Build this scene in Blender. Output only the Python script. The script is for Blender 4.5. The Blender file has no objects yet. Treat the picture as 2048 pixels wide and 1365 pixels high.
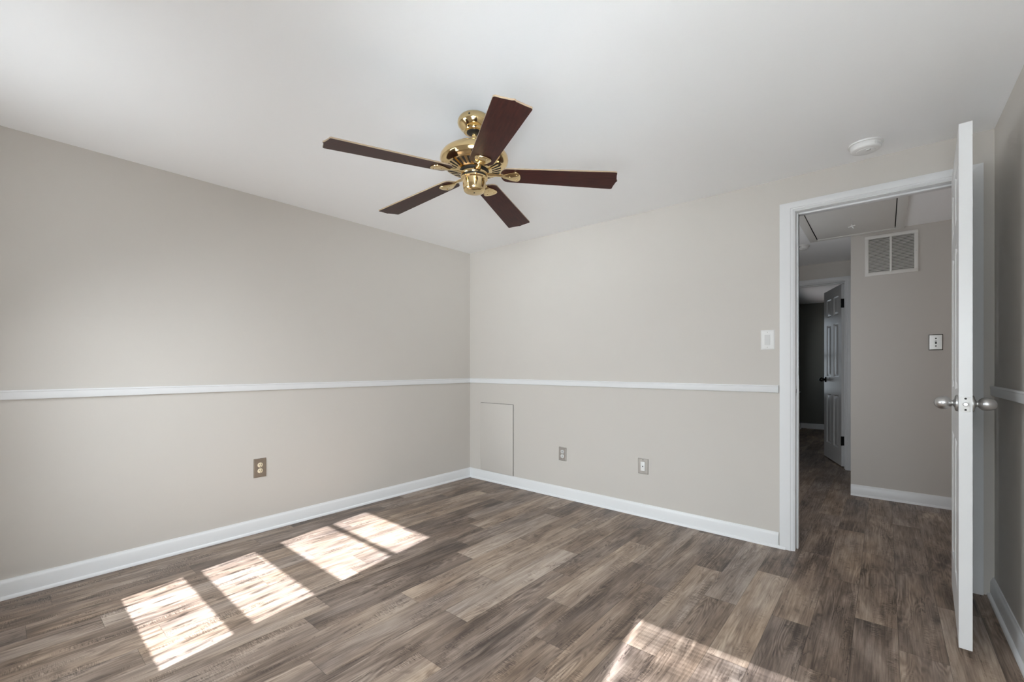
import bpy, bmesh, math, random
from mathutils import Vector, Matrix

random.seed(7)
S = bpy.context.scene
COL = S.collection
PI = math.pi
R = math.radians

# ------------------------------------------------------------------ camera, world, sun, daylight, exposure
CAM = (3.212, -3.122, 1.108)
YAW = 40.35
cd = bpy.data.cameras.new('camera')
cd.sensor_width = 36
cd.lens = 878 / 2048 * 36
cd.shift_y = 52.5 / 2048
cd.clip_start = 0.02
cam = bpy.data.objects.new('camera', cd)
cam.location = CAM
cam.rotation_euler = (R(90), 0, R(YAW))
COL.objects.link(cam)
S.camera = cam

S.view_settings.view_transform = 'Standard'
S.view_settings.look = 'None'
S.view_settings.gamma = 1
S.view_settings.use_curve_mapping = False
S.view_settings.exposure = 0.02
S.cycles.max_bounces = 14
S.cycles.diffuse_bounces = 10
S.cycles.glossy_bounces = 6
S.cycles.transparent_max_bounces = 16
S.cycles.sample_clamp_indirect = 6
S.cycles.caustics_reflective = False
S.cycles.caustics_refractive = False
S.cycles.use_denoising = True

w = bpy.data.worlds.new('sky')
S.world = w
w.use_nodes = True
wn = w.node_tree
bg = wn.nodes['Background']
sky = wn.nodes.new('ShaderNodeTexSky')
sky.sky_type = 'HOSEK_WILKIE'
sky.turbidity = 3
sky.sun_direction = (0.12, -0.75, 0.64)
wn.links.new(sky.outputs[0], bg.inputs[0])
bg.inputs[1].default_value = 0.6

SUN_EL = 40.0
SUN_DRIFT = -0.17            # metres of x per metre of y the sunlight travels
sd = Vector((SUN_DRIFT, 1, 0)).normalized() * math.cos(R(SUN_EL)) + Vector((0, 0, -math.sin(R(SUN_EL))))
sl = bpy.data.lights.new('sun', 'SUN')
sl.energy = 33
sl.angle = R(0.55)
sl.color = (0.90, 0.93, 1.0)
so = bpy.data.objects.new('sun', sl)
so.rotation_euler = sd.to_track_quat('-Z', 'Y').to_euler()
so.location = (2, -8, 6)
COL.objects.link(so)

def daylight(name, loc, size, look, power, color, spread=180):
    l = bpy.data.lights.new(name, 'AREA')
    l.shape = 'RECTANGLE'
    l.size, l.size_y = size
    l.energy = power
    l.color = color
    l.spread = R(spread)
    o = bpy.data.objects.new(name, l)
    o.location = loc
    o.rotation_euler = Vector(look).to_track_quat('-Z', 'Z').to_euler()
    COL.objects.link(o)
    return o

# daylight entering at the two bedroom windows (rear wall) and the window of the far room
# (sky light falls in and down, added beams aim up to brighten the ceiling)
COOL = (0.875, 0.95, 1.0)
daylight('window_skylight', (0.946, -3.62, 1.20), (0.80, 1.30), (0, 1, -0.6), 29, COOL, 120)
daylight('window_daylight_and_fill', (0.946, -3.63, 1.20), (0.80, 1.30), (0, 1, 0), 9.6, COOL, 180)
daylight('window_daylight_and_fill', (0.946, -3.64, 1.20), (0.80, 1.30), (1.9, 1, 0.0), 9, COOL, 66)  # lamp added at the window to brighten the right wall and door
daylight('window_skylight', (3.14, -3.62, 1.20), (0.80, 1.30), (-0.9, 1, -0.8), 40, COOL, 110)
daylight('window_skylight', (3.14, -3.63, 1.20), (0.80, 1.30), (0.6, 1, -0.2), 13, COOL, 130)
daylight('ceiling_fill', (3.14, -3.64, 1.20), (0.80, 1.30), (-0.50, 1, 0.55), 13, COOL, 54)
daylight('ceiling_fill', (3.14, -3.66, 1.20), (0.80, 1.30), (-0.90, 1, 0.42), 14, COOL, 46)
daylight('ceiling_fill', (3.14, -3.65, 1.20), (0.80, 1.30), (0.1, 1, 0.62), 6, COOL, 56)
daylight('far_window_daylight', (1.90, 5.10, 1.28), (1.80, 1.12), (1, 0, 0), 9.0, (0.84, 0.91, 1.0), 170)
# lamps added inside the closed hall to brighten it, cool left and warm right
daylight('hall_fill', (1.98, 1.1, 1.3), (1.2, 1.6), (1, 0.35, 0), 11, (0.90, 0.95, 1.0))
daylight('hall_fill', (4.42, 0.9, 1.2), (1.2, 1.9), (-1, 0, 0), 2.2, (1.0, 0.86, 0.79))

# ------------------------------------------------------------------ constants of the room
H = 2.26
XR = 3.615           # right wall
YB = -3.42           # rear wall, behind the camera
WT = 0.12            # thickness of the door wall
OX0, OX1, OZ = 2.80, 3.506, 2.048      # door opening
HY = 1.70            # hall wall facing the door
DY = 2.82            # hall end wall with the second door
DX0, DX1, DZ = 2.185, 2.885, 2.035
FY = 6.42            # far wall of far room
FX = 2.03            # left wall of far room
HXL, HXR = 1.95, 4.45

# ------------------------------------------------------------------ material helpers
def mat(name, color, rough=0.5, metal=0.0, spec=0.5, noise=0.0, nscale=8, bump=0.0, bscale=200):
    m = bpy.data.materials.new(name)
    m.use_nodes = True
    nt = m.node_tree
    b = nt.nodes['Principled BSDF']
    b.inputs['Base Color'].default_value = (*color, 1)
    b.inputs['Roughness'].default_value = rough
    b.inputs['Metallic'].default_value = metal
    b.inputs['Specular IOR Level'].default_value = spec
    tc = nt.nodes.new('ShaderNodeTexCoord')
    if noise:
        n = nt.nodes.new('ShaderNodeTexNoise')
        n.inputs['Scale'].default_value = nscale
        n.inputs['Detail'].default_value = 4
        nt.links.new(tc.outputs['Object'], n.inputs['Vector'])
        mx = nt.nodes.new('ShaderNodeMix')
        mx.data_type = 'RGBA'
        mx.inputs[6].default_value = (*[c * (1 - noise) for c in color], 1)
        mx.inputs[7].default_value = (*[min(1, c * (1 + noise)) for c in color], 1)
        nt.links.new(n.outputs['Fac'], mx.inputs[0])
        nt.links.new(mx.outputs[2], b.inputs['Base Color'])
    if bump:
        n2 = nt.nodes.new('ShaderNodeTexNoise')
        n2.inputs['Scale'].default_value = bscale
        n2.inputs['Detail'].default_value = 3
        nt.links.new(tc.outputs['Object'], n2.inputs['Vector'])
        bp = nt.nodes.new('ShaderNodeBump')
        bp.inputs['Strength'].default_value = bump
        bp.inputs['Distance'].default_value = 0.001
        nt.links.new(n2.outputs['Fac'], bp.inputs['Height'])
        nt.links.new(bp.outputs['Normal'], b.inputs['Normal'])
    return m

M = {}
M['wall'] = mat('greige_wall_paint', (0.585, 0.553, 0.515), 0.55, spec=0.3, noise=0.012, nscale=3, bump=0.06, bscale=180)
M['wall_dark'] = mat('shaded_far_wall_paint', (0.17, 0.17, 0.15), 0.6, spec=0.3, noise=0.012, nscale=3)  # dimness of the far room put into the wall colour
M['ceiling'] = mat('white_ceiling_paint', (0.91, 0.915, 0.922), 0.8, spec=0.2, noise=0.008, nscale=2, bump=0.05, bscale=150)
M['trim'] = mat('white_trim_paint', (0.745, 0.752, 0.762), 0.32, spec=0.5, noise=0.01, nscale=12)
M['door'] = mat('white_door_paint', (0.73, 0.735, 0.74), 0.3, spec=0.5, noise=0.01, nscale=10, bump=0.05, bscale=300)
M['brass'] = mat('polished_brass', (0.82, 0.63, 0.34), 0.11, 1.0, noise=0.05, nscale=30)
M['black'] = mat('black_plastic', (0.012, 0.012, 0.012), 0.4)
M['slot'] = mat('dark_vent_slot', (0.015, 0.010, 0.006), 0.7)
M['nickel'] = mat('satin_nickel', (0.55, 0.545, 0.54), 0.34, 1.0, noise=0.03, nscale=60)
M['steel'] = mat('stainless_plate', (0.60, 0.585, 0.56), 0.33, 1.0, noise=0.06, nscale=90)
M['bronze'] = mat('dull_bronze_plate', (0.30, 0.245, 0.195), 0.45, 0.6, noise=0.08, nscale=90)
M['ivory'] = mat('ivory_plastic', (0.80, 0.69, 0.50), 0.4)
M['white'] = mat('white_plastic', (0.80, 0.80, 0.79), 0.35)
M['grey'] = mat('grey_plastic', (0.66, 0.66, 0.65), 0.35)
M['dark'] = mat('dark_socket_hole', (0.02, 0.018, 0.016), 0.6)
M['hinge'] = mat('black_hinge_metal', (0.02, 0.02, 0.02), 0.4, 0.7)
M['bronzeknob'] = mat('oil_rubbed_knob', (0.05, 0.045, 0.04), 0.18, 1.0)
M['grille'] = mat('white_painted_grille', (0.74, 0.72, 0.69), 0.4)
M['hatch'] = mat('hatch_panel_paint', (0.72, 0.71, 0.68), 0.6)
M['ground'] = mat('pale_concrete_ground', (0.45, 0.44, 0.41), 0.9, noise=0.2, nscale=1)
M['slat'] = mat('white_blind_slat', (0.8, 0.8, 0.78), 0.5)

def wood_mat():
    m = bpy.data.materials.new('dark_mahogany_veneer')
    m.use_nodes = True
    nt = m.node_tree; L = nt.links
    b = nt.nodes['Principled BSDF']
    tc = nt.nodes.new('ShaderNodeTexCoord')
    mp = nt.nodes.new('ShaderNodeMapping')
    mp.inputs['Scale'].default_value = (14, 120, 120)
    L.new(tc.outputs['Object'], mp.inputs[0])
    n = nt.nodes.new('ShaderNodeTexNoise')
    n.inputs['Scale'].default_value = 1.0
    n.inputs['Detail'].default_value = 5
    L.new(mp.outputs[0], n.inputs['Vector'])
    cr = nt.nodes.new('ShaderNodeValToRGB')
    cr.color_ramp.elements[0].position = 0.3
    cr.color_ramp.elements[0].color = (0.024, 0.006, 0.005, 1)
    cr.color_ramp.elements[1].position = 0.75
    cr.color_ramp.elements[1].color = (0.055, 0.014, 0.010, 1)
    L.new(n.outputs['Fac'], cr.inputs[0])
    L.new(cr.outputs[0], b.inputs['Base Color'])
    b.inputs['Roughness'].default_value = 0.34
    b.inputs['IOR'].default_value = 1.32
    b.inputs['Specular IOR Level'].default_value = 0.35
    return m
M['mahogany'] = wood_mat()
M['blade_edge'] = mat('tan_blade_edge_band', (0.30, 0.22, 0.15), 0.5)

def glass_mat():
    m = bpy.data.materials.new('window_glass')
    m.use_nodes = True
    nt = m.node_tree
    for n in list(nt.nodes):
        if n.type != 'OUTPUT_MATERIAL': nt.nodes.remove(n)
    out = [n for n in nt.nodes if n.type == 'OUTPUT_MATERIAL'][0]
    t = nt.nodes.new('ShaderNodeBsdfTransparent')
    t.inputs[0].default_value = (0.95, 0.96, 0.96, 1)
    g = nt.nodes.new('ShaderNodeBsdfGlossy')
    g.inputs['Roughness'].default_value = 0.02
    mx = nt.nodes.new('ShaderNodeMixShader')
    mx.inputs[0].default_value = 0.05
    nt.links.new(t.outputs[0], mx.inputs[1])
    nt.links.new(g.outputs[0], mx.inputs[2])
    nt.links.new(mx.outputs[0], out.inputs[0])
    return m
M['glass'] = glass_mat()

def floor_mat():
    m = bpy.data.materials.new('weathered_oak_vinyl_plank')
    m.use_nodes = True
    nt = m.node_tree; L = nt.links; N = nt.nodes.new
    b = nt.nodes['Principled BSDF']
    uv = N('ShaderNodeUVMap'); uv.uv_map = 'plank'
    at = N('ShaderNodeAttribute'); at.attribute_name = 'plank_tone'
    sx = N('ShaderNodeSeparateColor'); L.new(at.outputs['Color'], sx.inputs[0])     # R seed, G tone, B warmth
    def math_(op, a, b_=None, c=None, clamp=False):
        n = N('ShaderNodeMath'); n.operation = op; n.use_clamp = clamp
        for i, v in enumerate((a, b_, c)):
            if v is None: continue
            if isinstance(v, (int, float)): n.inputs[i].default_value = v
            else: L.new(v, n.inputs[i])
        return n.outputs[0]
    suv = N('ShaderNodeSeparateXYZ'); L.new(uv.outputs[0], suv.inputs[0])
    u, v = suv.outputs[0], suv.outputs[1]
    seed = math_('MULTIPLY', sx.outputs[0], 97.0)
    def coord(su, sv, off=0.0):
        c = N('ShaderNodeCombineXYZ')
        L.new(math_('MULTIPLY', u, su), c.inputs[0])
        L.new(math_('MULTIPLY', v, sv), c.inputs[1])
        L.new(math_('ADD', seed, off), c.inputs[2])
        return c.outputs[0]
    def noise(su, sv, off, detail=4, rough=0.55, dist=0.0):
        n = N('ShaderNodeTexNoise')
        n.inputs['Scale'].default_value = 1.0
        n.inputs['Detail'].default_value = detail
        n.inputs['Roughness'].default_value = rough
        n.inputs['Distortion'].default_value = dist
        L.new(coord(su, sv, off), n.inputs['Vector'])
        return n.outputs['Fac']
    def remap(x, a, b_, c, d):
        n = N('ShaderNodeMapRange'); n.clamp = True
        L.new(x, n.inputs[0])
        for i, q in enumerate((a, b_, c, d)): n.inputs[i + 1].default_value = q
        return n.outputs[0]
    wob = noise(5, 1.6, 3, 2, 0.5)
    streak = noise(170, 5.0, 0, 6, 0.62, 0.25)
    fine = noise(420, 9.0, 7, 3, 0.6, 0.0)
    broad = noise(26, 2.0, 11, 5, 0.6, 1.0)
    blotch = noise(8, 2.4, 23, 3, 0.5, 0.8)
    ring = noise(13, 1.7, 37, 2, 0.4, 0.15)
    ringw = math_('SINE', math_('MULTIPLY', ring, 95.0))
    ringmask = remap(noise(7, 1.5, 41, 2), 0.50, 0.62, 0, 1)
    saw = noise(40, 330, 53, 3, 0.6)
    sawmask = remap(noise(13, 3.0, 59, 3), 0.53, 0.66, 0, 1)
    crack = noise(22, 2.2, 67, 5, 0.62, 0.6)
    crackline = remap(math_('ABSOLUTE', math_('SUBTRACT', crack, 0.5)), 0.0, 0.012, 1, 0)
    crackmask = remap(noise(12, 3.0, 71, 2), 0.52, 0.60, 0, 1)
    knot = remap(noise(24, 12, 79, 1, 0.4), 0.70, 0.80, 0, 1)
    f = math_('ADD', sx.outputs[1], math_('MULTIPLY', math_('SUBTRACT', streak, 0.5), 0.66))
    f = math_('ADD', f, math_('MULTIPLY', math_('SUBTRACT', fine, 0.5), 0.22))
    f = math_('ADD', f, math_('MULTIPLY', math_('SUBTRACT', broad, 0.5), 0.86))
    f = math_('ADD', f, math_('MULTIPLY', math_('SUBTRACT', blotch, 0.5), 0.88))
    f = math_('ADD', f, math_('MULTIPLY', math_('MULTIPLY', ringw, ringmask), 0.12))
    f = math_('ADD', f, math_('MULTIPLY', math_('MULTIPLY', math_('SUBTRACT', saw, 0.56), sawmask), 1.9))
    f = math_('SUBTRACT', f, math_('MULTIPLY', math_('MULTIPLY', crackline, crackmask), 0.42))
    f = math_('SUBTRACT', f, math_('MULTIPLY', knot, 0.22))
    cr = N('ShaderNodeValToRGB')
    e = cr.color_ramp.elements
    e[0].position = 0.0;  e[0].color = (0.060, 0.045, 0.037, 1)
    e[1].position = 1.0;  e[1].color = (0.50, 0.435, 0.375, 1)
    for p, c in ((0.25, (0.135, 0.103, 0.084)), (0.5, (0.240, 0.190, 0.157)), (0.75, (0.37, 0.308, 0.258))):
        q = e.new(p); q.color = (*c, 1)
    L.new(f, cr.inputs[0])
    # grey / warm drift over the plank
    hs = N('ShaderNodeMix'); hs.data_type = 'RGBA'; hs.blend_type = 'MULTIPLY'
    hs.inputs[0].default_value = 1.0
    tint = N('ShaderNodeMix'); tint.data_type = 'RGBA'
    tint.inputs[6].default_value = (0.965, 0.97, 1.0, 1)
    tint.inputs[7].default_value = (1.09, 0.985, 0.86, 1)
    warm = math_('ADD', sx.outputs[2], math_('MULTIPLY', math_('SUBTRACT', noise(7, 1.8, 83, 2), 0.5), 1.6), clamp=True)
    L.new(warm, tint.inputs[0])
    L.new(cr.outputs[0], hs.inputs[6]); L.new(tint.outputs[2], hs.inputs[7])
    # joints between planks (uv is metric: u across 0..w, v along 0..len; edge distance kept in second map)
    ue = N('ShaderNodeUVMap'); ue.uv_map = 'edge'
    se = N('ShaderNodeSeparateXYZ'); L.new(ue.outputs[0], se.inputs[0])
    PW, PL = 0.1425, 0.905
    eu = math_('MINIMUM', se.outputs[0], math_('SUBTRACT', PW, se.outputs[0]))
    ev = math_('MINIMUM', se.outputs[1], math_('SUBTRACT', PL, se.outputs[1]))
    ed = math_('MINIMUM', eu, ev)
    joint = remap(ed, 0.0004, 0.0016, 0.55, 1.0)
    jm = N('ShaderNodeMix'); jm.data_type = 'RGBA'; jm.blend_type = 'MULTIPLY'; jm.inputs[0].default_value = 1
    jc = N('ShaderNodeCombineColor')
    for i in range(3): L.new(joint, jc.inputs[i])
    L.new(hs.outputs[2], jm.inputs[6]); L.new(jc.outputs[0], jm.inputs[7])
    L.new(jm.outputs[2], b.inputs['Base Color'])
    L.new(remap(streak, 0.3, 0.7, 0.50, 0.38), b.inputs['Roughness'])
    b.inputs['Specular IOR Level'].default_value = 0.35
    bp = N('ShaderNodeBump'); bp.inputs['Strength'].default_value = 0.12; bp.inputs['Distance'].default_value = 0.001
    L.new(f, bp.inputs['Height']); L.new(bp.outputs[0], b.inputs['Normal'])
    return m
M['floor'] = floor_mat()

# ------------------------------------------------------------------ mesh helpers
class MB:
    def __init__(s): s.bm = bmesh.new()
    def box(s, x0, x1, y0, y1, z0, z1, bev=0.0, seg=2, m=None):
        b = bmesh.new()
        bmesh.ops.create_cube(b, size=1)
        for v in b.verts:
            v.co = Vector((x0 + (v.co.x + .5) * (x1 - x0), y0 + (v.co.y + .5) * (y1 - y0), z0 + (v.co.z + .5) * (z1 - z0)))
        if bev: bmesh.ops.bevel(b, geom=b.edges[:], offset=bev, segments=seg, profile=0.5, affect='EDGES')
        return s._take(b, m)
    def _take(s, b, m=None):
        if m is not None: bmesh.ops.transform(b, matrix=m, verts=b.verts)
        mp = {}
        for v in b.verts: mp[v] = s.bm.verts.new(v.co)
        for f in b.faces:
            try: s.bm.faces.new([mp[v] for v in f.verts])
            except ValueError: pass
        b.free()
        return s
    def lathe(s, prof, n=48, m=None, cap=True):
        """prof: list of (radius, z) around local Z"""
        b = bmesh.new(); rings = []
        for r, z in prof:
            if r < 1e-6: rings.append([b.verts.new((0, 0, z))])
            else: rings.append([b.verts.new((r * math.cos(2 * PI * i / n), r * math.sin(2 * PI * i / n), z)) for i in range(n)])
        for a, c in zip(rings, rings[1:]):
            for i in range(n):
                j = (i + 1) % n
                if len(a) == 1 and len(c) == 1: continue
                if len(a) == 1: b.faces.new((a[0], c[i], c[j]))
                elif len(c) == 1: b.faces.new((a[i], a[j], c[0]))
                else: b.faces.new((a[i], a[j], c[j], c[i]))
        if cap:
            for rg in (rings[0], rings[-1]):
                if len(rg) > 1: b.faces.new(rg)
        bmesh.ops.recalc_face_normals(b, faces=b.faces[:])
        return s._take(b, m)
    def tube(s, p, q, r, n=12, r2=None):
        p, q = Vector(p), Vector(q); d = q - p
        m = Matrix.Translation(p) @ d.to_track_quat('Z', 'Y').to_matrix().to_4x4()
        return s.lathe([(r, 0), (r if r2 is None else r2, d.length)], n, m)
    def prism(s, pts, t0, t1, m=None, bev=0.0, seg=2):
        """2D outline in XY extruded t0..t1 in Z"""
        b = bmesh.new()
        lo = [b.verts.new((x, y, t0)) for x, y in pts]; hi = [b.verts.new((x, y, t1)) for x, y in pts]
        b.faces.new(lo[::-1]); b.faces.new(hi)
        k = len(pts)
        for i in range(k): b.faces.new((lo[i], lo[(i + 1) % k], hi[(i + 1) % k], hi[i]))
        bmesh.ops.recalc_face_normals(b, faces=b.faces[:])
        if bev:
            ed = [e for e in b.edges if abs(e.verts[0].co.z - e.verts[1].co.z) < 1e-7]
            bmesh.ops.bevel(b, geom=ed, offset=bev, segments=seg, profile=0.5, affect='EDGES')
        return s._take(b, m)
    def sweep(s, prof, p, q, out, up=(0, 0, 1)):
        """profile (d out of the wall, z) run from p to q"""
        p, q, out, up = Vector(p), Vector(q), Vector(out), Vector(up)
        b = bmesh.new()
        A = [b.verts.new(p + out * a + up * z) for a, z in prof]; B = [b.verts.new(q + out * a + up * z) for a, z in prof]
        k = len(prof)
        for i in range(k): b.faces.new((A[i], A[(i + 1) % k], B[(i + 1) % k], B[i]))
        b.faces.new(A[::-1]); b.faces.new(B)
        bmesh.ops.recalc_face_normals(b, faces=b.faces[:])
        return s._take(b)

def obj(name, mb, m, parent=None, smooth=35, loc=None, rot=None):
    bm = mb.bm if isinstance(mb, MB) else mb
    bmesh.ops.remove_doubles(bm, verts=bm.verts, dist=1e-6)
    bmesh.ops.recalc_face_normals(bm, faces=bm.faces[:])
    me = bpy.data.meshes.new(name)
    bm.to_mesh(me); bm.free()
    if isinstance(m, str): m = M[m]
    me.materials.append(m)
    if smooth:
        me.shade_smooth()
        me.set_sharp_from_angle(angle=R(smooth))
    o = bpy.data.objects.new(name, me)
    COL.objects.link(o)
    if parent: o.parent = parent
    if loc is not None: o.location = loc
    if rot is not None: o.rotation_euler = rot
    return o

def struct(o, label=None, cat=None):
    o['kind'] = 'structure'
    if label: o['label'] = label
    if cat: o['category'] = cat
    return o

def tag(o, label, cat, group=None):
    o['label'] = label; o['category'] = cat
    if group: o['group'] = group
    return o

def empty(name, loc, rz=0.0):
    o = bpy.data.objects.new(name, None)
    o.empty_display_size = 0.1
    COL.objects.link(o)
    o.location = loc; o.rotation_euler = (0, 0, rz)
    return o

# ------------------------------------------------------------------ floor: vinyl planks running towards the door
PW, PL, PX = 0.1425, 0.905, 2.1135
SEAM = {-14: -1.14, -11: -2.82, -15: -2.69, -8: -0.95, -7: -0.31, -6: -1.335, -5: -1.832, -4: -2.351, -3: -0.89, -2: -2.06,
        -1: -1.41, 0: -0.778, 1: -0.965, 2: -0.58, 3: -0.89, 4: -0.43, 5: -0.876, 6: -0.28, 7: -0.66, 8: -0.83, 9: -0.30}
# (row, y inside the plank): (tone 0 dark .. 1 light, warmth 0 grey .. 1 warm)
TONE = {(0, -1.2): (.30, .5), (0, -2.0): (.42, .55), (0, -.4): (.52, .4), (-1, -1.0): (.60, .6), (-1, -2.0): (.34, .35), (-1, -.2): (.45, .6),
        (1, -1.4): (.45, .7), (1, -.5): (.42, .4), (2, -1.0): (.60, .6), (2, -1.8): (.36, .45), (2, -.3): (.32, .3), (3, -.5): (.58, .15),
        (3, -1.3): (.42, .65), (4, -.8): (.60, .75), (4, -.2): (.34, .35), (5, -1.2): (.28, .3), (5, -.4): (.46, .6), (6, -.6): (.30, .5),
        (6, .2): (.44, .75), (7, -.2): (.46, .75), (7, -1.0): (.38, .4), (8, -.4): (.34, .5), (8, -1.2): (.52, .4), (9, -.7): (.56, .5),
        (9, .2): (.28, .6), (-3, -1.3): (.66, .3), (-3, -.4): (.46, .7), (-2, -2.5): (.52, .5), (-2, -1.6): (.40, .4), (-5, -1.3): (.62, .7),
        (-5, -2.3): (.44, .4), (-6, -.9): (.64, .35), (-6, -1.8): (.28, .3), (-6, -2.6): (.48, .4), (-8, -.5): (.58, .75), (-8, -1.4): (.34, .4),
        (-7, -.1): (.56, .5), (-7, -.8): (.36, .35), (-14, -.8): (.54, .4), (-14, -1.6): (.36, .35), (-4, -1.9): (.48, .3), (-4, -2.7): (.40, .4),
        (-15, -3.0): (.34, .5), (-11, -2.5): (.56, .3), (-11, -3.0): (.44, .3), (4, .9): (.40, .4), (5, .5): (.42, .5), (6, 1.0): (.34, .3),
        (7, .7): (.52, .6), (8, .5): (.36, .4)}
def build_floor():
    bm = bmesh.new()
    u1 = bm.loops.layers.uv.new('plank'); u2 = bm.loops.layers.uv.new('edge')
    cl = bm.loops.layers.float_color.new('plank_tone')
    X0, X1, Y0, Y1 = -0.1, 4.5, YB - 0.05, FY + 0.1
    r = math.floor((X0 - PX) / PW)
    rng = random.Random(3)
    prev = 0
    while PX + r * PW < X1:
        xa, xb = PX + r * PW, PX + (r + 1) * PW
        if r in SEAM: off = SEAM[r]
        else:
            off = prev + rng.choice((0.31, 0.47, 0.6)) + rng.uniform(-.06, .06)
        prev = off
        k = math.floor((Y0 - off) / PL)
        while off + k * PL < Y1:
            ya, yb = off + k * PL, off + (k + 1) * PL
            tone = (rng.gauss(0.44, 0.085), rng.uniform(.25, .75))
            for (rr, yy), t in TONE.items():
                if rr == r and ya <= yy < yb: tone = t
            c = (rng.random(), max(.2, min(.72, tone[0])), tone[1], 1)
            cx0, cx1, cy0, cy1 = max(xa, X0), min(xb, X1), max(ya, Y0), min(yb, Y1)
            if cx1 > cx0 and cy1 > cy0:
                f = bm.faces.new([bm.verts.new((x, y, 0)) for x, y in ((cx0, cy0), (cx1, cy0), (cx1, cy1), (cx0, cy1))])
                for lp in f.loops:
                    x, y = lp.vert.co.x - xa, lp.vert.co.y - ya
                    lp[u1].uv = (x, y); lp[u2].uv = (x, y); lp[cl] = c
            k += 1
        r += 1
    me = bpy.data.meshes.new('floor')
    bm.to_mesh(me); bm.free()
    me.materials.append(M['floor'])
    o = bpy.data.objects.new('floor', me)
    COL.objects.link(o)
    struct(o, 'weathered grey brown oak plank flooring', 'floor')
build_floor()

# ------------------------------------------------------------------ walls and ceilings
def wall(name, boxes, m='wall', label=None):
    mb = MB()
    for b in boxes: mb.box(*b)
    return struct(obj(name, mb, m, smooth=0), label)

wall('wall_left', [(-0.12, 0, YB - 0.15, WT, 0, H)], label='long greige wall on the left with a white chair rail')
wall('wall_front', [(0, OX0 - 0.018, 0, WT, 0, H), (OX0 - 0.018, OX1 + 0.018, 0, WT, OZ + 0.018, H), (OX1 + 0.018, XR + 0.12, 0, WT, 0, H)],
     label='greige wall with the open doorway')
wall('wall_right', [(XR, XR + 0.12, YB - 0.15, 0, 0, H)], label='greige wall on the right behind the open door')
# rear wall with two window openings
WZ0, WZ1 = 0.535, 1.945
W1 = (0.525, 1.367); W2 = (2.72, 3.56)
YO = YB - 0.15
wall('wall_rear', [(0, W1[0], YO, YB, 0, H), (W1[1], W2[0], YO, YB, 0, H), (W2[1], XR, YO, YB, 0, H),
                   (W1[0], W1[1], YO, YB, 0, WZ0), (W1[0], W1[1], YO, YB, WZ1, H), (W2[0], W2[1], YO, YB, 0, WZ0), (W2[0], W2[1], YO, YB, WZ1, H)])
wall('ceiling', [(-0.12, XR + 0.12, YO, WT, H, H + 0.1)], 'ceiling', label='flat white bedroom ceiling')
# hall and far room
wall('wall_hall', [(2.985, HXR, HY, DY + 0.12, 0, H)], label='greige hall wall with the air return grille')
wall('wall_hall_end', [(HXL, DX0 - 0.018, DY, DY + 0.12, 0, H), (DX0 - 0.018, DX1 + 0.018, DY, DY + 0.12, DZ + 0.018, H), (DX1 + 0.018, 2.985, DY, DY + 0.12, 0, H)],
     label='end wall of the hall around the dark doorway')
wall('wall_hall_left', [(HXL - 0.1, HXL, WT, DY + 0.12, 0, H)])
wall('wall_hall_right', [(HXR, HXR + 0.1, WT, HY, 0, H)])
wall('wall_hall_near', [(XR + 0.12, HXR, 0, WT, 0, H)])
wall('ceiling_hall', [(HXL - 0.1, HXR + 0.1, WT, DY + 0.12, H, H + 0.1)], 'ceiling', label='white hall ceiling')
FZ0, FZ1, FWY0, FWY1 = 0.68, 1.87, 4.15, 6.05
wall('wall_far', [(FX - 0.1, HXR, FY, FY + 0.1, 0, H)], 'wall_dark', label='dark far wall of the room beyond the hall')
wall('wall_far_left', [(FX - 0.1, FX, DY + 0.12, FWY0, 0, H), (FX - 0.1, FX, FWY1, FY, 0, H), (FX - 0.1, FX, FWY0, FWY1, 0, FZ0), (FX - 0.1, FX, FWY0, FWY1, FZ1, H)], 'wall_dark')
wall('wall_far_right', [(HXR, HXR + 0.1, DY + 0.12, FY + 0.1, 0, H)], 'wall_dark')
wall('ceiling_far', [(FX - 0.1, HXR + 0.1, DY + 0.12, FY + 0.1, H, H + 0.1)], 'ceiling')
g = MB(); g.box(-30, 34, -60, YO - 0.6, -3.2, -3.0)
struct(obj('ground', g, 'ground', smooth=0))

# ------------------------------------------------------------------ baseboards and chair rails
BASE = [(0, 0), (0.014, 0), (0.014, 0.066), (0.0125, 0.070), (0.0125, 0.074), (0.009, 0.082), (0.006, 0.0865), (0.005, 0.092), (0, 0.092)]
SHOE = [(0.0141, 0), (0.026, 0), (0.0255, 0.006), (0.0235, 0.011), (0.0195, 0.0145), (0.0141, 0.016)]
RAIL = [(0, 0), (0.011, 0), (0.014, 0.002), (0.0155, 0.006), (0.0155, 0.036), (0.018, 0.039), (0.018, 0.043), (0.015, 0.046), (0, 0.046)]
RZ = 0.951
def baseboard(name, p, q, out, label=None, q2=None):
    o = struct(obj(name, MB().sweep(BASE, p, q, out), 'trim', smooth=30), label)
    obj('shoe_molding', MB().sweep(SHOE, p, q2 or q, out), 'trim', o, smooth=40)
    return o
E_ = 0.0003
baseboard('baseboard_left', (E_, YB, 0), (E_, 0, 0), (1, 0, 0), 'white baseboard along the left wall')
baseboard('baseboard_front', (0, -E_, 0), (2.7145, -E_, 0), (0, -1, 0), 'white baseboard below the access panel and outlets', q2=(2.752, -E_, 0))
baseboard('baseboard_right', (XR - E_, YB, 0), (XR - E_, 0, 0), (-1, 0, 0), 'white baseboard behind the open door')
baseboard('baseboard_hall', (2.985, HY - E_, 0), (HXR, HY - E_, 0), (0, -1, 0), 'white baseboard along the hall wall')
baseboard('baseboard_far', (FX, FY - E_, 0), (HXR, FY - E_, 0), (0, -1, 0), 'white baseboard in the dark far room')
baseboard('baseboard_far_left', (FX + E_, 2.96, 0), (FX + E_, FY, 0), (1, 0, 0))
def rail(name, p, q, out, label):
    return struct(obj(name, MB().sweep(RAIL, p, q, out), 'trim', smooth=30), label)
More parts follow.
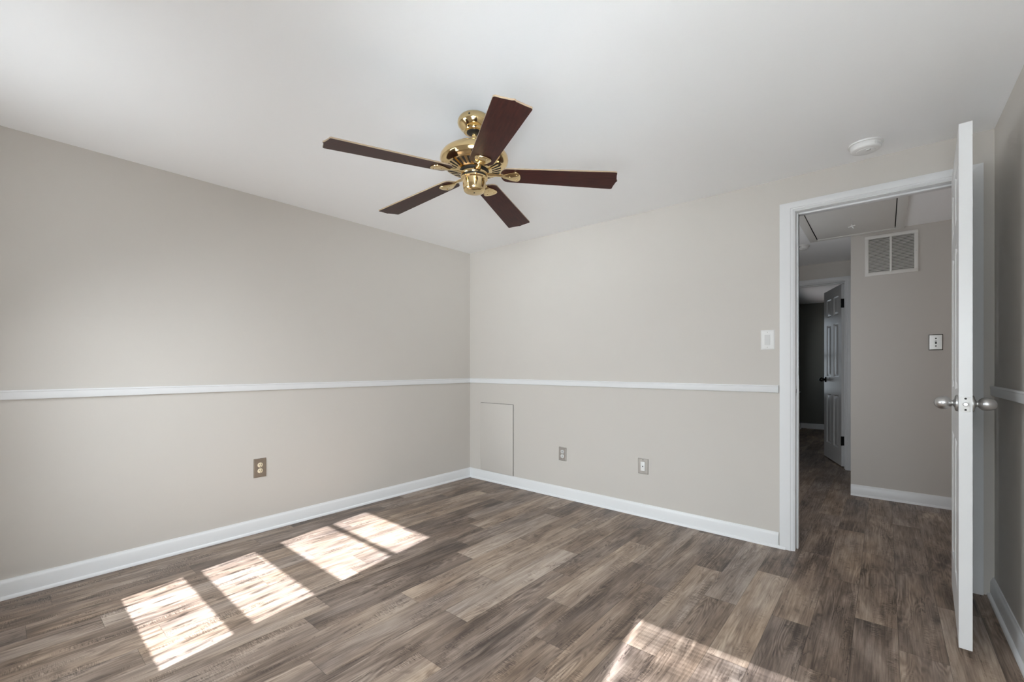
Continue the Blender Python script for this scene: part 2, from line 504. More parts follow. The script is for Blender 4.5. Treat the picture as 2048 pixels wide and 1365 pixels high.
rail('trim_1', (E_, YB, RZ), (E_, 0, RZ), (1, 0, 0), 'white chair rail on the left wall')
rail('trim_2', (0, -E_, RZ), (2.7145, -E_, RZ), (0, -1, 0), 'white chair rail on the door wall')
rail('trim_3', (XR - E_, YB, RZ + .02), (XR - E_, -0.02, RZ + .02), (-1, 0, 0), 'white chair rail on the right wall behind the door')

# ------------------------------------------------------------------ door frames
CAS = [(0, 0), (0.017, 0), (0.018, 0.004), (0.018, 0.046), (0.014, 0.050), (0.014, 0.056), (0.009, 0.062), (0.007, 0.066), (0, 0.066)]   # (out, across: outer edge -> inner edge)
def casing(mb, x0, x1, zt, y, sgn, wl=0.066, wr=0.066):
    """mitred casing round an opening in a wall plane y, facing sgn*y"""
    def leg(xo, dirx, wd):
        b = mb.bm; sc = wd / 0.066
        A = [b.verts.new((xo + dirx * c * sc, y + sgn * a, 0)) for a, c in CAS]
        B = [b.verts.new((xo + dirx * c * sc, y + sgn * a, zt + 0.05 - c * 0.05 / 0.066 + 0)) for a, c in CAS]
        k = len(CAS)
        for i in range(k): b.faces.new((A[i], A[(i + 1) % k], B[(i + 1) % k], B[i]))
        b.faces.new(A[::-1]); b.faces.new(B)
    leg(x0 - wl + 0.006, 1, wl); leg(x1 + wr - 0.006, -1, wr)
    b = mb.bm
    A = [b.verts.new((x0 - wl + 0.006 + c * wl / 0.066, y + sgn * a, zt + 0.05 - c * 0.05 / 0.066)) for a, c in CAS]
    B = [b.verts.new((x1 + wr - 0.006 - c * wr / 0.066, y + sgn * a, zt + 0.05 - c * 0.05 / 0.066)) for a, c in CAS]
    k = len(CAS)
    for i in range(k): b.faces.new((A[i], A[(i + 1) % k], B[(i + 1) % k], B[i]))
    b.faces.new(A[::-1]); b.faces.new(B)
def door_frame(name, x0, x1, zt, ya, yb, stop_y, label, wl=0.066, wr=0.066):
    """jambs line the opening from ya to yb (front, back faces of the wall), casing on both faces"""
    mb = MB()
    casing(mb, x0 - 0.006, x1 + 0.006, zt + 0.004, ya, -1, wl, wr)
    casing(mb, x0 - 0.006, x1 + 0.006, zt + 0.004, yb, 1, wl, wr)
    o = struct(obj(name, mb, 'trim', smooth=30), label)
    j = MB()
    j.box(x0 - 0.0175, x0, ya - 0.001, yb + 0.001, 0, zt, 0.0015)
    j.box(x1, x1 + 0.0175, ya - 0.001, yb + 0.001, 0, zt, 0.0015)
    j.box(x0 - 0.0175, x1 + 0.0175, ya - 0.001, yb + 0.001, zt, zt + 0.0175, 0.0015)
    obj('door_jamb', j, 'trim', o, smooth=30)
    s = MB()
    s.box(x0 + .0002, x0 + 0.011, stop_y, stop_y + 0.034, 0, zt - .0002, 0.003)
    s.box(x1 - 0.011, x1 - .0002, stop_y, stop_y + 0.034, 0, zt - .0002, 0.003)
    s.box(x0 + 0.011, x1 - 0.011, stop_y, stop_y + 0.034, zt - 0.0112, zt - .0002, 0.003)
    obj('door_stop', s, 'trim', o, smooth=30)
    return o
fr = door_frame('trim_4', OX0, OX1, OZ, 0, WT, 0.042, 'white casing framing the open bedroom doorway', 0.079, 0.071)
sp = MB(); sp.box(OX0, OX0 + 0.0016, 0.008, 0.034, 0.935, 0.992, 0.0006)
spo = obj('strike_plate', sp, 'nickel', fr)
sh = MB(); sh.box(OX0 + 0.0012, OX0 + 0.0022, 0.014, 0.028, 0.952, 0.976, 0.0003)
obj('strike_hole', sh, 'dark', spo)
door_frame('trim_5', DX0, DX1, DZ, DY, DY + 0.12, DY + 0.045, 'white casing framing the dark doorway at the hall end', 0.07, 0.07)

# ------------------------------------------------------------------ six panel doors
def six_panel(W, Hd, T):
    """slab, x 0..W from the hinge, y 0..T, z 0..Hd with moulded panels on both faces"""
    st, ms = 0.108, 0.095
    pw = (W - 2 * st - ms) / 2
    xs = [0, st, st + pw, st + pw + ms, W - st, W]
    k = Hd / 2.02
    zs = [0, 0.185 * k, 0.775 * k, 0.985 * k, 1.60 * k, 1.695 * k, 1.905 * k, Hd]
    bm = bmesh.new()
    def quad(p): bm.faces.new([bm.verts.new(q) for q in p])
    for side in (0, 1):
        y = 0.0 if side == 0 else T
        d = 1 if side == 0 else -1
        for i in range(5):
            for j in range(7):
                xa, xb, za, zb = xs[i], xs[i + 1], zs[j], zs[j + 1]
                if i in (1, 3) and j in (1, 3, 5):
                    rings = [(0, 0), (0.004, 0.0035), (0.011, 0.0075), (0.016, 0.0080), (0.034, 0.0025), (0.036, 0.0020)]
                    pr = None
                    for ins, dep in rings:
                        c = [(xa + ins, y + d * dep, za + ins), (xb - ins, y + d * dep, za + ins), (xb - ins, y + d * dep, zb - ins), (xa + ins, y + d * dep, zb - ins)]
                        if pr:
                            for q in range(4): quad((pr[q], pr[(q + 1) % 4], c[(q + 1) % 4], c[q]))
                        pr = c
                    quad(pr)
                else:
                    quad(((xa, y, za), (xb, y, za), (xb, y, zb), (xa, y, zb)))
    for j in range(7):
        for x in (0, W): quad(((x, 0, zs[j]), (x, T, zs[j]), (x, T, zs[j + 1]), (x, 0, zs[j + 1])))
    for i in range(5):
        for z in (0, Hd): quad(((xs[i], 0, z), (xs[i + 1], 0, z), (xs[i + 1], T, z), (xs[i], T, z)))
    return bm

def knob_profile(egg=True):
    pr = [(0.0, 0), (0.032, 0), (0.0325, 0.002), (0.0315, 0.0055), (0.028, 0.008), (0.017, 0.010), (0.0125, 0.0125), (0.0105, 0.0150), (0.0105, 0.0165)]
    n = 14; z0, L_, r = 0.0155, 0.053, 0.0262
    for i in range(n + 1):
        t = i / n
        a = PI * t
        zz = z0 + L_ * (1 - math.cos(a)) / 2
        rr = r * math.sin(a) ** 0.92 * (1 + 0.06 * math.cos(a))
        if rr > 0.0105 or t > 0.5: pr.append((max(rr, 0), zz))
    pr[-1] = (0, pr[-1][1])
    return pr

def make_door(name, W, Hd, T, label, knob_mat, hinge_mat, knob_z):
    o = struct(obj(name, six_panel(W, Hd, T), 'door', smooth=20), label)
    for side in (0, 1):
        m = Matrix.Translation((W - 0.062, -0.0002 if side == 0 else T + 0.0002, knob_z)) @ Matrix.Rotation(R(90 if side == 0 else -90), 4, 'X')
        obj('door_knob', MB().lathe(knob_profile(), 40, m), knob_mat, o)
    lp = MB(); lp.box(W - 0.0004, W + 0.0012, T / 2 - 0.0128, T / 2 + 0.0128, knob_z - 0.029, knob_z + 0.029, 0.0004)
    l = obj('latch_plate', lp, 'white' if knob_mat == 'nickel' else hinge_mat, o)
    b = MB(); b.lathe([(0, 0.0092), (0.006, 0.009), (0.0078, 0.006), (0.008, 0)], 20, Matrix.Translation((W + 0.001, T / 2, knob_z)) @ Matrix.Rotation(R(90), 4, 'Y'))
    obj('latch_bolt', b, 'nickel', l)
    for dz in (-0.0215, 0.0215):
        s_ = MB(); s_.lathe([(0, 0.0008), (0.0033, 0.0006), (0.0036, 0)], 14, Matrix.Translation((W + 0.0012, T / 2, knob_z + dz)) @ Matrix.Rotation(R(90), 4, 'Y'))
        obj('latch_screw', s_, 'dark', l)
    return o

# bedroom door, swung open against the right wall
DA = math.atan2(-0.9985, -0.0542)
d1 = make_door('door_1', 0.70, 2.017, 0.037, 'white six panel bedroom door standing wide open with satin nickel knobs', 'nickel', 'nickel', 0.938)
d1.location = (3.4665, -0.020, 0.028)
d1.rotation_euler = (0, 0, DA)
for z in (0.2, 1.0, 1.78):
    h = MB()
    h.lathe([(0.0055, 0), (0.0055, 0.089)], 14, Matrix.Translation((-0.004, 0.040, z)))
    h.box(-0.0012, -0.0001, 0.006, 0.036, z, z + 0.089)
    obj('hinge', h, 'nickel', d1)
# second door, open into the far room
d2 = make_door('door_2', 0.655, 2.02, 0.035, 'white six panel door with dark knob ajar at the hall end', 'bronzeknob', 'hinge', 0.945)
A2 = math.atan2(0.62, -0.21)
d2.location = (2.878, 2.955, 0.012)
d2.rotation_euler = (0, 0, A2)
for z in (0.23, 1.755):
    h = MB()
    h.box(-0.0022, -0.0002, 0.002, 0.034, z, z + 0.10)
    h.lathe([(0.006, 0), (0.006, 0.10)], 14, Matrix.Translation((-0.006, 0.037, z)))
    obj('hinge', h, 'hinge', d2)

# ------------------------------------------------------------------ windows
def sash_window(name, x0, x1, y, bars, label):
    """glazed double hung window; bars = list of (z0, z1) rails across the light"""
    o = empty(name, ((x0 + x1) / 2, y, bars[0][0]))
    struct(o, label)
    cx, cz = (x0 + x1) / 2, bars[0][0]
    f = MB()
    zb, zt = bars[0][0], bars[-1][1]
    f.box(x0 - 0.035 - cx, x0 - cx, -0.02, 0.02, zb - cz, zt - cz, 0.003)
    f.box(x1 - cx, x1 + 0.035 - cx, -0.02, 0.02, zb - cz, zt - cz, 0.003)
    for a, b in bars: f.box(x0 - 0.001 - cx, x1 + 0.001 - cx, -0.017, 0.017, a - cz, b - cz, 0.002)
    obj('window_frame', f, 'trim', o)
    for (a, b), (c, d) in zip(bars, bars[1:]):
        p = MB(); p.box(x0 - cx, x1 - cx, -0.002, 0.002, b - cz, c - cz)
        obj('pane', p, 'glass', o, smooth=0)
    s_ = MB(); s_.box(x0 - 0.07 - cx, x1 + 0.07 - cx, 0.078, 0.094, -0.045, -0.028, 0.004)
    obj('window_sill', s_, 'trim', o)
    return o
BARS = [(0.585, 0.640), (0.878, 0.926), (1.190, 1.302), (1.608, 1.626), (1.890, 1.94)]
sash_window('window_1', 0.562, 1.330, -3.50, BARS, None)
sash_window('window_2', 2.756, 3.524, -3.50, [b for b in BARS if b[0] < 1.6 or b[0] > 1.7], None)
fw = empty('window_3', (FX, 5.06, FZ0)); struct(fw)
f = MB()
for a, b, c, d in ((FWY0, FWY0 + .05, FZ0, FZ1), (FWY1 - .05, FWY1, FZ0, FZ1), (FWY0, FWY1, FZ0, FZ0 + .05), (FWY0, FWY1, FZ1 - .05, FZ1), (FWY0, FWY1, 1.25, 1.30)):
    f.box(-0.07, -0.03, a - 5.06, b - 5.06, c - FZ0, d - FZ0, 0.003)
for a, b, c, d in ((FWY0 - .07, FWY0, FZ0 - .05, FZ1 + .07), (FWY1, FWY1 + .07, FZ0 - .05, FZ1 + .07), (FWY0 - .07, FWY1 + .07, FZ1, FZ1 + .07)):
    f.box(0.0005, 0.018, a - 5.06, b - 5.06, c - FZ0, d - FZ0, 0.003)
f.box(0.0005, 0.04, FWY0 - .09 - 5.06, FWY1 + .09 - 5.06, -.02, 0.0, 0.003)
obj('window_frame', f, 'trim', fw)
p = MB(); p.box(-0.052, -0.048, FWY0 - 5.06, FWY1 - 5.06, 0, FZ1 - FZ0)
obj('pane', p, 'glass', fw, smooth=0)

# white blind hanging in the second bedroom window
bl = empty('window_blind', (3.145, -3.452, 1.89))
struct(bl)
hr = MB(); hr.box(-0.373, 0.379, -0.014, 0.014, 0.005, 0.04, 0.003); obj('head_rail', hr, 'slat', bl)
s_ = MB(); rng = random.Random(5)
k = 0; z = -0.012
while z > -1.25:
    th = R(12.5 + 4 * math.sin(k * 0.9) + rng.uniform(-2, 2))
    c, s2 = math.cos(th) * 0.0125, math.sin(th) * 0.0125
    s_.prism([(-c, s2 - .0004), (c, -s2 - .0004), (c, -s2 + .0004), (-c, s2 + .0004)], -0.371, 0.377,
             Matrix.Translation((0, 0, z)) @ Matrix(((0, 0, 1, 0), (1, 0, 0, 0), (0, 1, 0, 0), (0, 0, 0, 1))))
    z -= 0.022; k += 1
obj('blind_slats', s_, 'slat', bl, smooth=0)
br = MB(); br.box(-0.371, 0.377, -0.012, 0.012, z - 0.01, z + 0.012, 0.003); obj('bottom_rail', br, 'slat', bl)

# unseen rods made up outside the first window to stripe its sunlight
wg = empty('sun_stripe_rods', (1.06, -4.0, 0.2))
struct(wg)
for a in (2.40, 0.0):
    f = MB(); f.box(-0.55, 0.55, -0.012, 0.012, a, a + 0.04, 0.003); obj('stripe_rail', f, 'trim', wg)
def gz(y): return (y + 4.0) * 1.0143 * math.tan(R(SUN_EL)) - 0.2
rng = random.Random(11)
x = -0.54; k = 0
while x < 0.545:
    p = MB(); p.tube((x, 0, 0.03), (x, 0, 2.41), 0.0016, 6)
    for ya, yb, r in ((-2.48, -2.505, .0035), (-2.555, -2.63, .0055), (-2.675, -2.745, .005), (-2.10, -2.165, .0055), (-2.235, -2.315, .0065), (-2.355, -2.405, .0045)):
        q = rng.uniform(-.006, .006)
        p.tube((x, 0, gz(yb) + q), (x, 0, gz(ya) + q), r * 1.45, 8, r * 0.8)
    obj('stripe_rod', p, 'trim', wg)
    x += 0.0775; k += 1

# ------------------------------------------------------------------ ceiling fan
FAN = (1.770, -1.693)
fan = empty('ceiling_fan', (FAN[0], FAN[1], H))
tag(fan, 'polished brass ceiling fan with five dark mahogany blades hanging from the white ceiling', 'ceiling fan')
def zz(z): return z - H
def prof(p): return [(r, zz(z)) for r, z in p]
obj('canopy', MB().lathe(prof([(0, 2.2598), (0.058, 2.2598), (0.066, 2.256), (0.071, 2.250), (0.0755, 2.240), (0.0765, 2.230), (0.074, 2.221), (0.066, 2.210),
                               (0.056, 2.200), (0.049, 2.194), (0.0475, 2.190), (0.044, 2.1885), (0.036, 2.1885), (0, 2.190)]), 64), 'brass', fan)
cn = fan.children[0]
for a in (-62, 118, 40, 205):
    q = MB(); q.lathe([(0, 0.0012), (0.004, 0.001), (0.0045, 0)], 12, Matrix.Translation((0.0758 * math.cos(R(a)), 0.0758 * math.sin(R(a)), zz(2.236))) @ Matrix.Rotation(R(a), 4, 'Z') @ Matrix.Rotation(R(90), 4, 'Y'))
    obj('screw_hole', q, 'dark', cn)
obj('hanger_collar', MB().lathe(prof([(0, 2.1895), (0.0345, 2.1885), (0.0345, 2.1865), (0.028, 2.183), (0.018, 2.180), (0, 2.180)]), 40), 'black', fan)
obj('downrod', MB().lathe(prof([(0.0115, 2.182), (0.0115, 2.120)]), 24), 'brass', fan)
obj('motor_housing', MB().lathe(prof([(0, 2.130), (0.020, 2.130), (0.024, 2.127), (0.03, 2.121), (0.07, 2.117), (0.105, 2.109), (0.130, 2.098), (0.146, 2.086), (0.1545, 2.073), (0.1565, 2.061),
                                      (0.1545, 2.052), (0.149, 2.041), (0.1405, 2.0335), (0.134, 2.031), (0.131, 2.027), (0.128, 2.0265), (0.078, 2.012), (0.074, 2.010), (0, 2.010)]), 96), 'brass', fan)
hs = [c for c in fan.children if c.name.startswith('motor_housing')][0]
# radial cooling slots let into the underside
for i in range(30):
    a = 2 * PI * i / 30 + 0.05
    p = MB()
    # trapezoid lying just proud of the cone between r .082 and .124
    sl_ = (2.0265 - 2.012) / (0.128 - 0.078)
    pts = []
    for r, hw in ((0.083, 0.0034), (0.123, 0.0062)):
        z_ = zz(2.012 + (r - 0.078) * sl_) - 0.0007
        pts.append((r, hw, z_))
    bm = p.bm
    v = [bm.verts.new(c) for c in ((pts[0][0], -pts[0][1], pts[0][2]), (pts[1][0], -pts[1][1], pts[1][2]), (pts[1][0], pts[1][1], pts[1][2]), (pts[0][0], pts[0][1], pts[0][2]))]
    v2 = [bm.verts.new((c.co.x, c.co.y, c.co.z + 0.0015)) for c in v]
    bm.faces.new(v); bm.faces.new(v2[::-1])
    for q in range(4): bm.faces.new((v[q], v2[q], v2[(q + 1) % 4], v[(q + 1) % 4]))
    bmesh.ops.transform(bm, matrix=Matrix.Rotation(a, 4, 'Z'), verts=bm.verts)
    obj('vent_slot', p, 'slot', hs, smooth=0)
obj('flywheel', MB().lathe(prof([(0, 2.0105), (0.066, 2.0105), (0.068, 2.009), (0.068, 2.002), (0.066, 2.001), (0, 2.001)]), 64), 'black', fan)
obj('hub_ring', MB().lathe(prof([(0, 2.001), (0.061, 2.001), (0.0635, 1.999), (0.064, 1.990), (0.0625, 1.9875), (0.058, 1.9865), (0, 1.9865)]), 64), 'brass', fan)
obj('lower_band', MB().lathe(prof([(0, 1.9866), (0.0575, 1.9866), (0.0575, 1.9795), (0, 1.9795)]), 64), 'black', fan)
obj('switch_housing', MB().lathe(prof([(0, 1.9796), (0.059, 1.9796), (0.0615, 1.978), (0.0615, 1.974), (0.058, 1.972), (0.0535, 1.970), (0.0525, 1.952), (0.0500, 1.930), (0.0485, 1.922), (0.0445, 1.9165),
                                       (0.036, 1.9135), (0.012, 1.9122), (0, 1.912)]), 64), 'brass', fan)
q = MB(); q.lathe(prof([(0, 1.9123), (0.0032, 1.9121), (0.0034, 1.9108), (0.002, 1.9102), (0, 1.910)]), 16); obj('centre_screw', q, 'bronzeknob', fan)

# blades: local X outwards, Z up, root on the bracket
def blade_outline():
    pts = []
    r0, r1, w0, w1 = 0.122, 0.655, 0.052, 0.0675
    n = 8
    # root end: rounded
    for i in range(n + 1):
        a = PI / 2 + PI * i / n
        pts.append((r0 + 0.030 + 0.030 * math.cos(a), w0 * math.sin(a) if abs(math.sin(a)) > 1e-6 else 0.0))
    # lower side to the tip
    def corner(cx, cy, a0, a1, r, k=5):
        for i in range(k + 1):
            a = a0 + (a1 - a0) * i / k
            pts.append((cx + r * math.cos(a), cy + r * math.sin(a)))
    corner(r1 - 0.022, -w1 + 0.010, -PI / 2, -0.35, 0.010)
    # ogee tip: shallow point in the middle
    for t in (-0.62, -0.36, -0.12):
        pts.append((r1 - 0.011 + 0.008 * (1 - abs(t) / 0.62), w1 * t))
    pts.append((r1, 0.0))
    for t in (0.12, 0.36, 0.62):
        pts.append((r1 - 0.011 + 0.008 * (1 - abs(t) / 0.62), w1 * t))
    corner(r1 - 0.022, w1 - 0.010, 0.35, PI / 2, 0.010)
    return pts
DROOP, PITCH = R(3.6), R(8)
def bracket_mesh():
    mb = MB()
    # arm from the hub ring out to the plate (swept box, slightly S bent)
    path = [(0.058, -0.001, 0.0165), (0.080, 0.000, 0.0130), (0.100, 0.001, 0.0100), (0.120, 0.0005, 0.0095), (0.138, -0.0015, 0.0110)]
    bm = mb.bm; rings = []
    for x, z, hw in path:
        t = 0.0042
        rings.append([bm.verts.new((x, y, zz_)) for y, zz_ in ((-hw, z - t * .4), (-hw * .55, z - t), (hw * .55, z - t), (hw, z - t * .4), (hw, z + t * .4), (-hw, z + t * .4))])
    for a, b in zip(rings, rings[1:]):
        for i in range(6): bm.faces.new((a[i], a[(i + 1) % 6], b[(i + 1) % 6], b[i]))
    bm.faces.new(rings[0][::-1]); bm.faces.new(rings[-1])
    # shell-shaped plate screwed under the blade
    pts = []
    for x, hw in ((0.130, 0.011), (0.145, 0.017), (0.160, 0.026), (0.178, 0.033), (0.192, 0.036)): pts.append((x, -hw))
    for i in range(1, 10):
        a = -PI / 2 + PI * i / 10
        pts.append((0.192 + 0.022 * math.cos(a) ** 0.8, 0.036 * math.sin(a)))
    for x, hw in ((0.192, 0.036), (0.178, 0.033), (0.160, 0.026), (0.145, 0.017), (0.130, 0.011)): pts.append((x, hw))
    mb.prism(pts, -0.0062, -0.0002, None, 0.0022, 2)
    return mb
bo = MB(); bo.prism(blade_outline(), 0.0, 0.006, None)
first = obj('blade', bo, 'mahogany', fan, smooth=25)
first.data.materials.append(M['blade_edge'])
for p in first.data.polygons:
    if abs(p.normal.z) < 0.5: p.material_index = 1
brk = obj('blade_bracket', bracket_mesh(), 'brass', first, smooth=40)
scr = []
for x, y in ((0.165, 0), (0.196, 0.018), (0.196, -0.018)):
    q = MB(); q.lathe([(0, -0.0082), (0.003, -0.0078), (0.0042, -0.0062)], 12, Matrix.Translation((x, y, 0)))
    scr.append(obj('bracket_screw', q, 'brass', first))
def place_blade(o, i):
    a = R(-33.5 - 72 * i)
    # tilt about own axis (right side up, seen from the hub) and droop outwards
    m = Matrix.Translation((0, 0, zz(1.9975))) @ Matrix.Rotation(a, 4, 'Z') @ Matrix.Rotation(DROOP, 4, 'Y') @ Matrix.Rotation(-PITCH, 4, 'X')
    o.matrix_local = m
place_blade(first, 0)
for i in range(1, 5):
    o = first.copy(); COL.objects.link(o); o.parent = fan
    place_blade(o, i)
    for ch in [brk] + scr:
        c = ch.copy(); COL.objects.link(c); c.parent = o

# ------------------------------------------------------------------ smoke detectors
def smoke_detector(loc, label, extra=False):
    o = empty('smoke_detector', loc)
    tag(o, label, 'smoke detector')
    obj('base_plate', MB().lathe([(0, -0.0002), (0.073, -0.0002), (0.074, -0.003), (0.073, -0.007), (0.066, -0.008), (0, -0.008)], 56), 'white', o)
    obj('cover', MB().lathe([(0, -0.008), (0.0635, -0.008), (0.0645, -0.011), (0.063, -0.027), (0.060, -0.032), (0.055, -0.0345), (0.040, -0.0365), (0.0385, -0.0385), (0.036, -0.039), (0, -0.0395)], 56), 'white', o)
    cv = o.children[-1]
    b = MB(); b.lathe([(0, -0.044), (0.009, -0.0435), (0.010, -0.042), (0.010, -0.039)], 24, Matrix.Translation((0.012, -0.020, 0)))
    obj('test_button', b, 'grey', cv)
    for i in range(10):
        a = -0.9 + i * 0.13 + (0 if not extra else -1.7)
        s_ = MB(); s_.box(0.0630, 0.0646, -0.0018, 0.0018, -0.025, -0.014, 0.0, m=Matrix.Rotation(a, 4, 'Z'))
        obj('vent_slot', s_, 'grey' if not extra else 'dark', cv, smooth=0)
    return o
smoke_detector((3.135, -0.215, H), 'round white smoke detector on the bedroom ceiling above the doorway')
smoke_detector((2.60, 1.845, H), 'small white smoke detector on the hall ceiling near the dark doorway', True)

# ------------------------------------------------------------------ wall plates (built facing -y, turned onto their wall)
def plate_mesh(w, h, t=0.006, bev=0.004):
    mb = MB(); b = bmesh.new()
    x, z = w / 2, h / 2
    rings = [(0, 0.0), (0.0, 0.0015), (bev * 0.5, t * 0.8), (bev, t), ]
    pr = None
    for ins, d in rings:
        c = [b.verts.new((sx * (x - ins), -d, sz * (z - ins))) for sx, sz in ((-1, -1), (1, -1), (1, 1), (-1, 1))]
        if pr:
            for i in range(4): b.faces.new((pr[i], pr[(i + 1) % 4], c[(i + 1) % 4], c[i]))
        else: b.faces.new(c[::-1])
        pr = c
    b.faces.new(pr)
    bmesh.ops.recalc_face_normals(b, faces=b.faces[:])
    return mb._take(b)
def screw(x, z, y, m, parent, r=0.0033):
    q = MB(); q.lathe([(0, 0.0010), (r * 0.8, 0.0008), (r, 0)], 14, Matrix.Translation((x, y, z)) @ Matrix.Rotation(R(90), 4, 'X'))
    s_ = obj('plate_screw', q, m, parent)
    return s_
def disc(x, z, y, r, t):
    return MB().lathe([(0, t), (r * .92, t), (r, t * .6), (r, 0)], 24, Matrix.Translation((x, y, z)) @ Matrix.Rotation(R(90), 4, 'X'))

def duplex(loc, rz, w, h, pm, fm, label):
    o = empty('power_outlet', loc, rz)
    tag(o, label, 'outlet')
    pl = obj('cover_plate', plate_mesh(w, h), pm, o, smooth=25)
    for sz in (1, -1):
        f = disc(0, sz * 0.0195, -0.0058, 0.0165, 0.0022)
        fo = obj('socket_face', f, fm, o)
        for x, hh in ((-0.0064, 0.0040), (0.0064, 0.0050)):
            s_ = MB(); s_.box(x - 0.0014, x + 0.0014, -0.0086, -0.0075, sz * 0.0195 + 0.003 - hh, sz * 0.0195 + 0.003 + hh)
            obj('socket_slot', s_, 'dark', fo, smooth=0)
        obj('ground_hole', disc(0, sz * 0.0195 - 0.0092, -0.0076, 0.0024, 0.0009), 'dark', fo)
    screw(0, 0, -0.006, pm, pl)
    return o
duplex((0.0, -1.967, 0.430), R(90), 0.078, 0.126, 'bronze', 'ivory', 'bronze duplex power outlet with ivory sockets low on the left wall')
duplex((1.125, 0.0, 0.371), 0, 0.076, 0.114, 'steel', 'grey', 'steel duplex power outlet low on the door wall beside the access panel')

j = empty('cable_outlet', (1.841, 0.0, 0.371))
tag(j, 'steel wall plate with white insert and single round cable hole', 'outlet')
pl = obj('cover_plate', plate_mesh(0.080, 0.114), 'steel', j, smooth=25)
q = MB(); q.box(-0.0165, 0.0165, -0.0105, -0.0058, -0.0335, 0.0335, 0.0012); ins = obj('insert', q, 'white', j)
obj('cable_hole', disc(0, 0, -0.0104, 0.0044, 0.0008), 'dark', ins)
for z in (0.0475, -0.0475): screw(0, z, -0.006, 'dark' if z > 0 else 'steel', pl)

s_ = empty('light_switch', (2.654, 0.0, 1.279))
tag(s_, 'white rocker light switch on the wall left of the doorway', 'light switch')
pl = obj('cover_plate', plate_mesh(0.075, 0.122, 0.008, 0.013), 'white', s_, smooth=25)
q = MB(); q.box(-0.0175, 0.0175, -0.0092, -0.0076, -0.0345, 0.0345, 0.0006); obj('rocker_frame', q, 'white', s_)
b = bmesh.new()
v = [b.verts.new(c) for c in ((-0.0155, -0.009, -0.0315), (0.0155, -0.009, -0.0315), (0.0155, -0.009, 0.0315), (-0.0155, -0.009, 0.0315),
                              (-0.0150, -0.0128, -0.031), (0.0150, -0.0128, -0.031), (0.0150, -0.0096, 0.031), (-0.0150, -0.0096, 0.031))]
for f in ((0, 1, 2, 3), (4, 5, 6, 7), (0, 1, 5, 4), (1, 2, 6, 5), (2, 3, 7, 6), (3, 0, 4, 7)): b.faces.new([v[i] for i in f])
obj('rocker', b, 'grey', s_, smooth=0)
for z in (0.0465, -0.0465): screw(0, z, -0.008, 'steel', pl, 0.0026)

t = empty('light_switch', (3.519, HY, 1.306))
tag(t, 'shiny steel toggle switch plate on the hall wall', 'light switch')
pl = obj('cover_plate', plate_mesh(0.077, 0.120, 0.006, 0.004), 'steel', t, smooth=25)
bk = MB(); bk.box(-0.0405, 0.0405, -0.003, -0.0002, -0.062, 0.062, 0.001); obj('dark_edge', bk, 'dark', t)  # dark sheet showing as a thin edge round the plate
q = MB(); q.box(-0.0055, 0.0055, -0.0072, -0.0058, -0.0125, 0.0125, 0.0003); obj('toggle_slot', q, 'dark', t)
q = MB(); q.box(-0.0042, 0.0042, -0.016, -0.0065, 0.0015, 0.0095, 0.0015); obj('toggle', q, 'grey', t)
for z in (0.030, -0.030): screw(0, z, -0.006, 'dark', pl, 0.005)

# ------------------------------------------------------------------ access panel in the corner of the door wall
ap = MB(); ap.box(0.156, 0.575, -0.0055, -0.0012, 0.094, 0.757, 0.0008)
apo = obj('access_panel', ap, 'wall', smooth=30)
tag(apo, 'flush greige access panel low on the door wall beside the corner', 'access panel')
q = MB(); q.box(0.154, 0.5785, -0.0012, -0.0001, 0.094, 0.7600); obj('panel_seam', q, 'dark', apo, smooth=0)

# ------------------------------------------------------------------ air return grille on the hall wall
ag = empty('air_return_grille', (3.249, HY, 2.052))
tag(ag, 'white louvred air return grille high on the hall wall', 'vent')
gw, gh = 0.335, 0.338
f = MB()
for a, b, c, d in ((-gw / 2, gw / 2, -gh / 2, -gh / 2 + 0.026), (-gw / 2, gw / 2, gh / 2 - 0.026, gh / 2), (-gw / 2, -gw / 2 + 0.024, -gh / 2 + 0.026, gh / 2 - 0.026), (gw / 2 - 0.024, gw / 2, -gh / 2 + 0.026, gh / 2 - 0.026)):
    f.box(a, b, -0.010, -0.0003, c, d, 0.0008)
obj('grille_frame', f, 'grille', ag, smooth=30)
f = MB(); f.box(-0.007, 0.007, -0.011, -0.002, -gh / 2 + 0.02, gh / 2 - 0.02, 0.001); obj('centre_bar', f, 'grille', ag)
f = MB(); f.box(-gw / 2 + 0.01, gw / 2 - 0.01, -0.0014, -0.0004, -gh / 2 + 0.01, gh / 2 - 0.01); obj('backing', f, 'dark', ag, smooth=0)
nl = 24
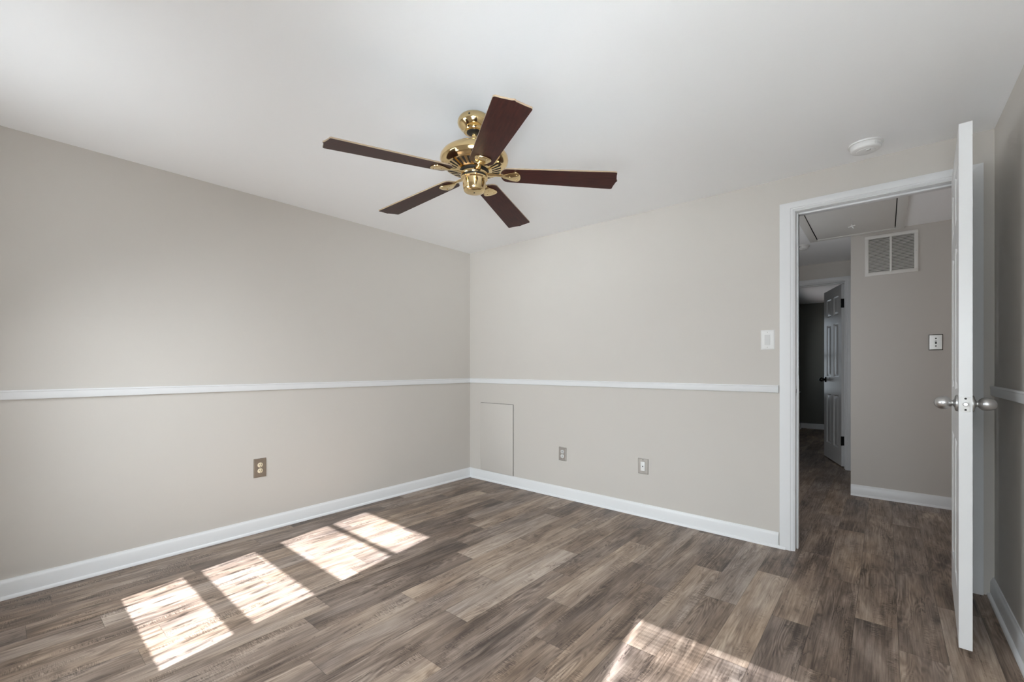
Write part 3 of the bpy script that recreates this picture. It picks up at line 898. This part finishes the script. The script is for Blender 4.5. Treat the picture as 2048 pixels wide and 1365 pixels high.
for sx in (-1, 1):
    xa, xb = (-gw / 2 + 0.0235, -0.0065) if sx < 0 else (0.0065, gw / 2 - 0.0235)
    for i in range(nl):
        z = -gh / 2 + 0.030 + i * (gh - 0.060) / (nl - 1)
        p = MB()
        p.prism([(-0.0090, -0.0048), (-0.0018, 0.0042), (-0.0018, 0.0052), (-0.0090, -0.0036)], xa, xb,
                Matrix.Translation((0, 0, z)) @ Matrix(((0, 0, 1, 0), (1, 0, 0, 0), (0, 1, 0, 0), (0, 0, 0, 1))))
        obj('louvre', p, 'grille', ag, smooth=0)
for x, z in ((-gw / 2 + 0.012, 0), (gw / 2 - 0.012, 0)):
    screw(x, z, -0.010, 'steel', ag, 0.003)

# ------------------------------------------------------------------ attic hatch on the hall ceiling
ah = empty('attic_hatch', (3.015, 0.98, H))
tag(ah, 'pull down attic hatch with white frame and cord on the hall ceiling', 'attic hatch')
hx0, hx1, hy0, hy1 = 2.748 - 3.015, 3.278 - 3.015, 0.20 - 0.98, HY - 0.04 - 0.98
p = MB(); p.box(hx0 + 0.006, hx1 - 0.006, hy0, hy1 - 0.022, -0.012, -0.001, 0.001); obj('hatch_panel', p, 'hatch', ah, smooth=30)
f = MB()
for a, b, c, d in ((hx0 - 0.056, hx0, hy0 - 0.05, hy1 + 0.034), (hx1, hx1 + 0.056, hy0 - 0.05, hy1 + 0.034)):
    f.box(a, b, c, d, -0.016, -0.0003, 0.002)
f.box(hx0, hx1, hy1 - 0.018, hy1 + 0.034, -0.016, -0.0003, 0.002)
obj('hatch_frame', f, 'hatch', ah, smooth=30)
f = MB(); f.box(hx0 - 0.002, hx1 + 0.002, hy0, hy1, -0.0009, -0.0004); obj('hatch_gap', f, 'dark', ah, smooth=0)
c = MB(); c.tube((0.006, 0.088, -0.012), (0.006, 0.088, -0.075), 0.0008, 8); cord = obj('pull_cord', c, 'white', ah)
c = MB()
c.lathe([(0, 0.008), (0.006, 0.006), (0.008, 0), (0.006, -0.006), (0, -0.008)], 16, Matrix.Translation((0.006, 0.088, -0.080)))
c.tube((0.006 - 0.022, 0.088, -0.090), (0.006 + 0.020, 0.088, -0.083), 0.0045, 10)
c.tube((0.006, 0.088, -0.088), (0.020, 0.088, -0.104), 0.004, 10)
obj('cord_handle', c, 'white', cord)
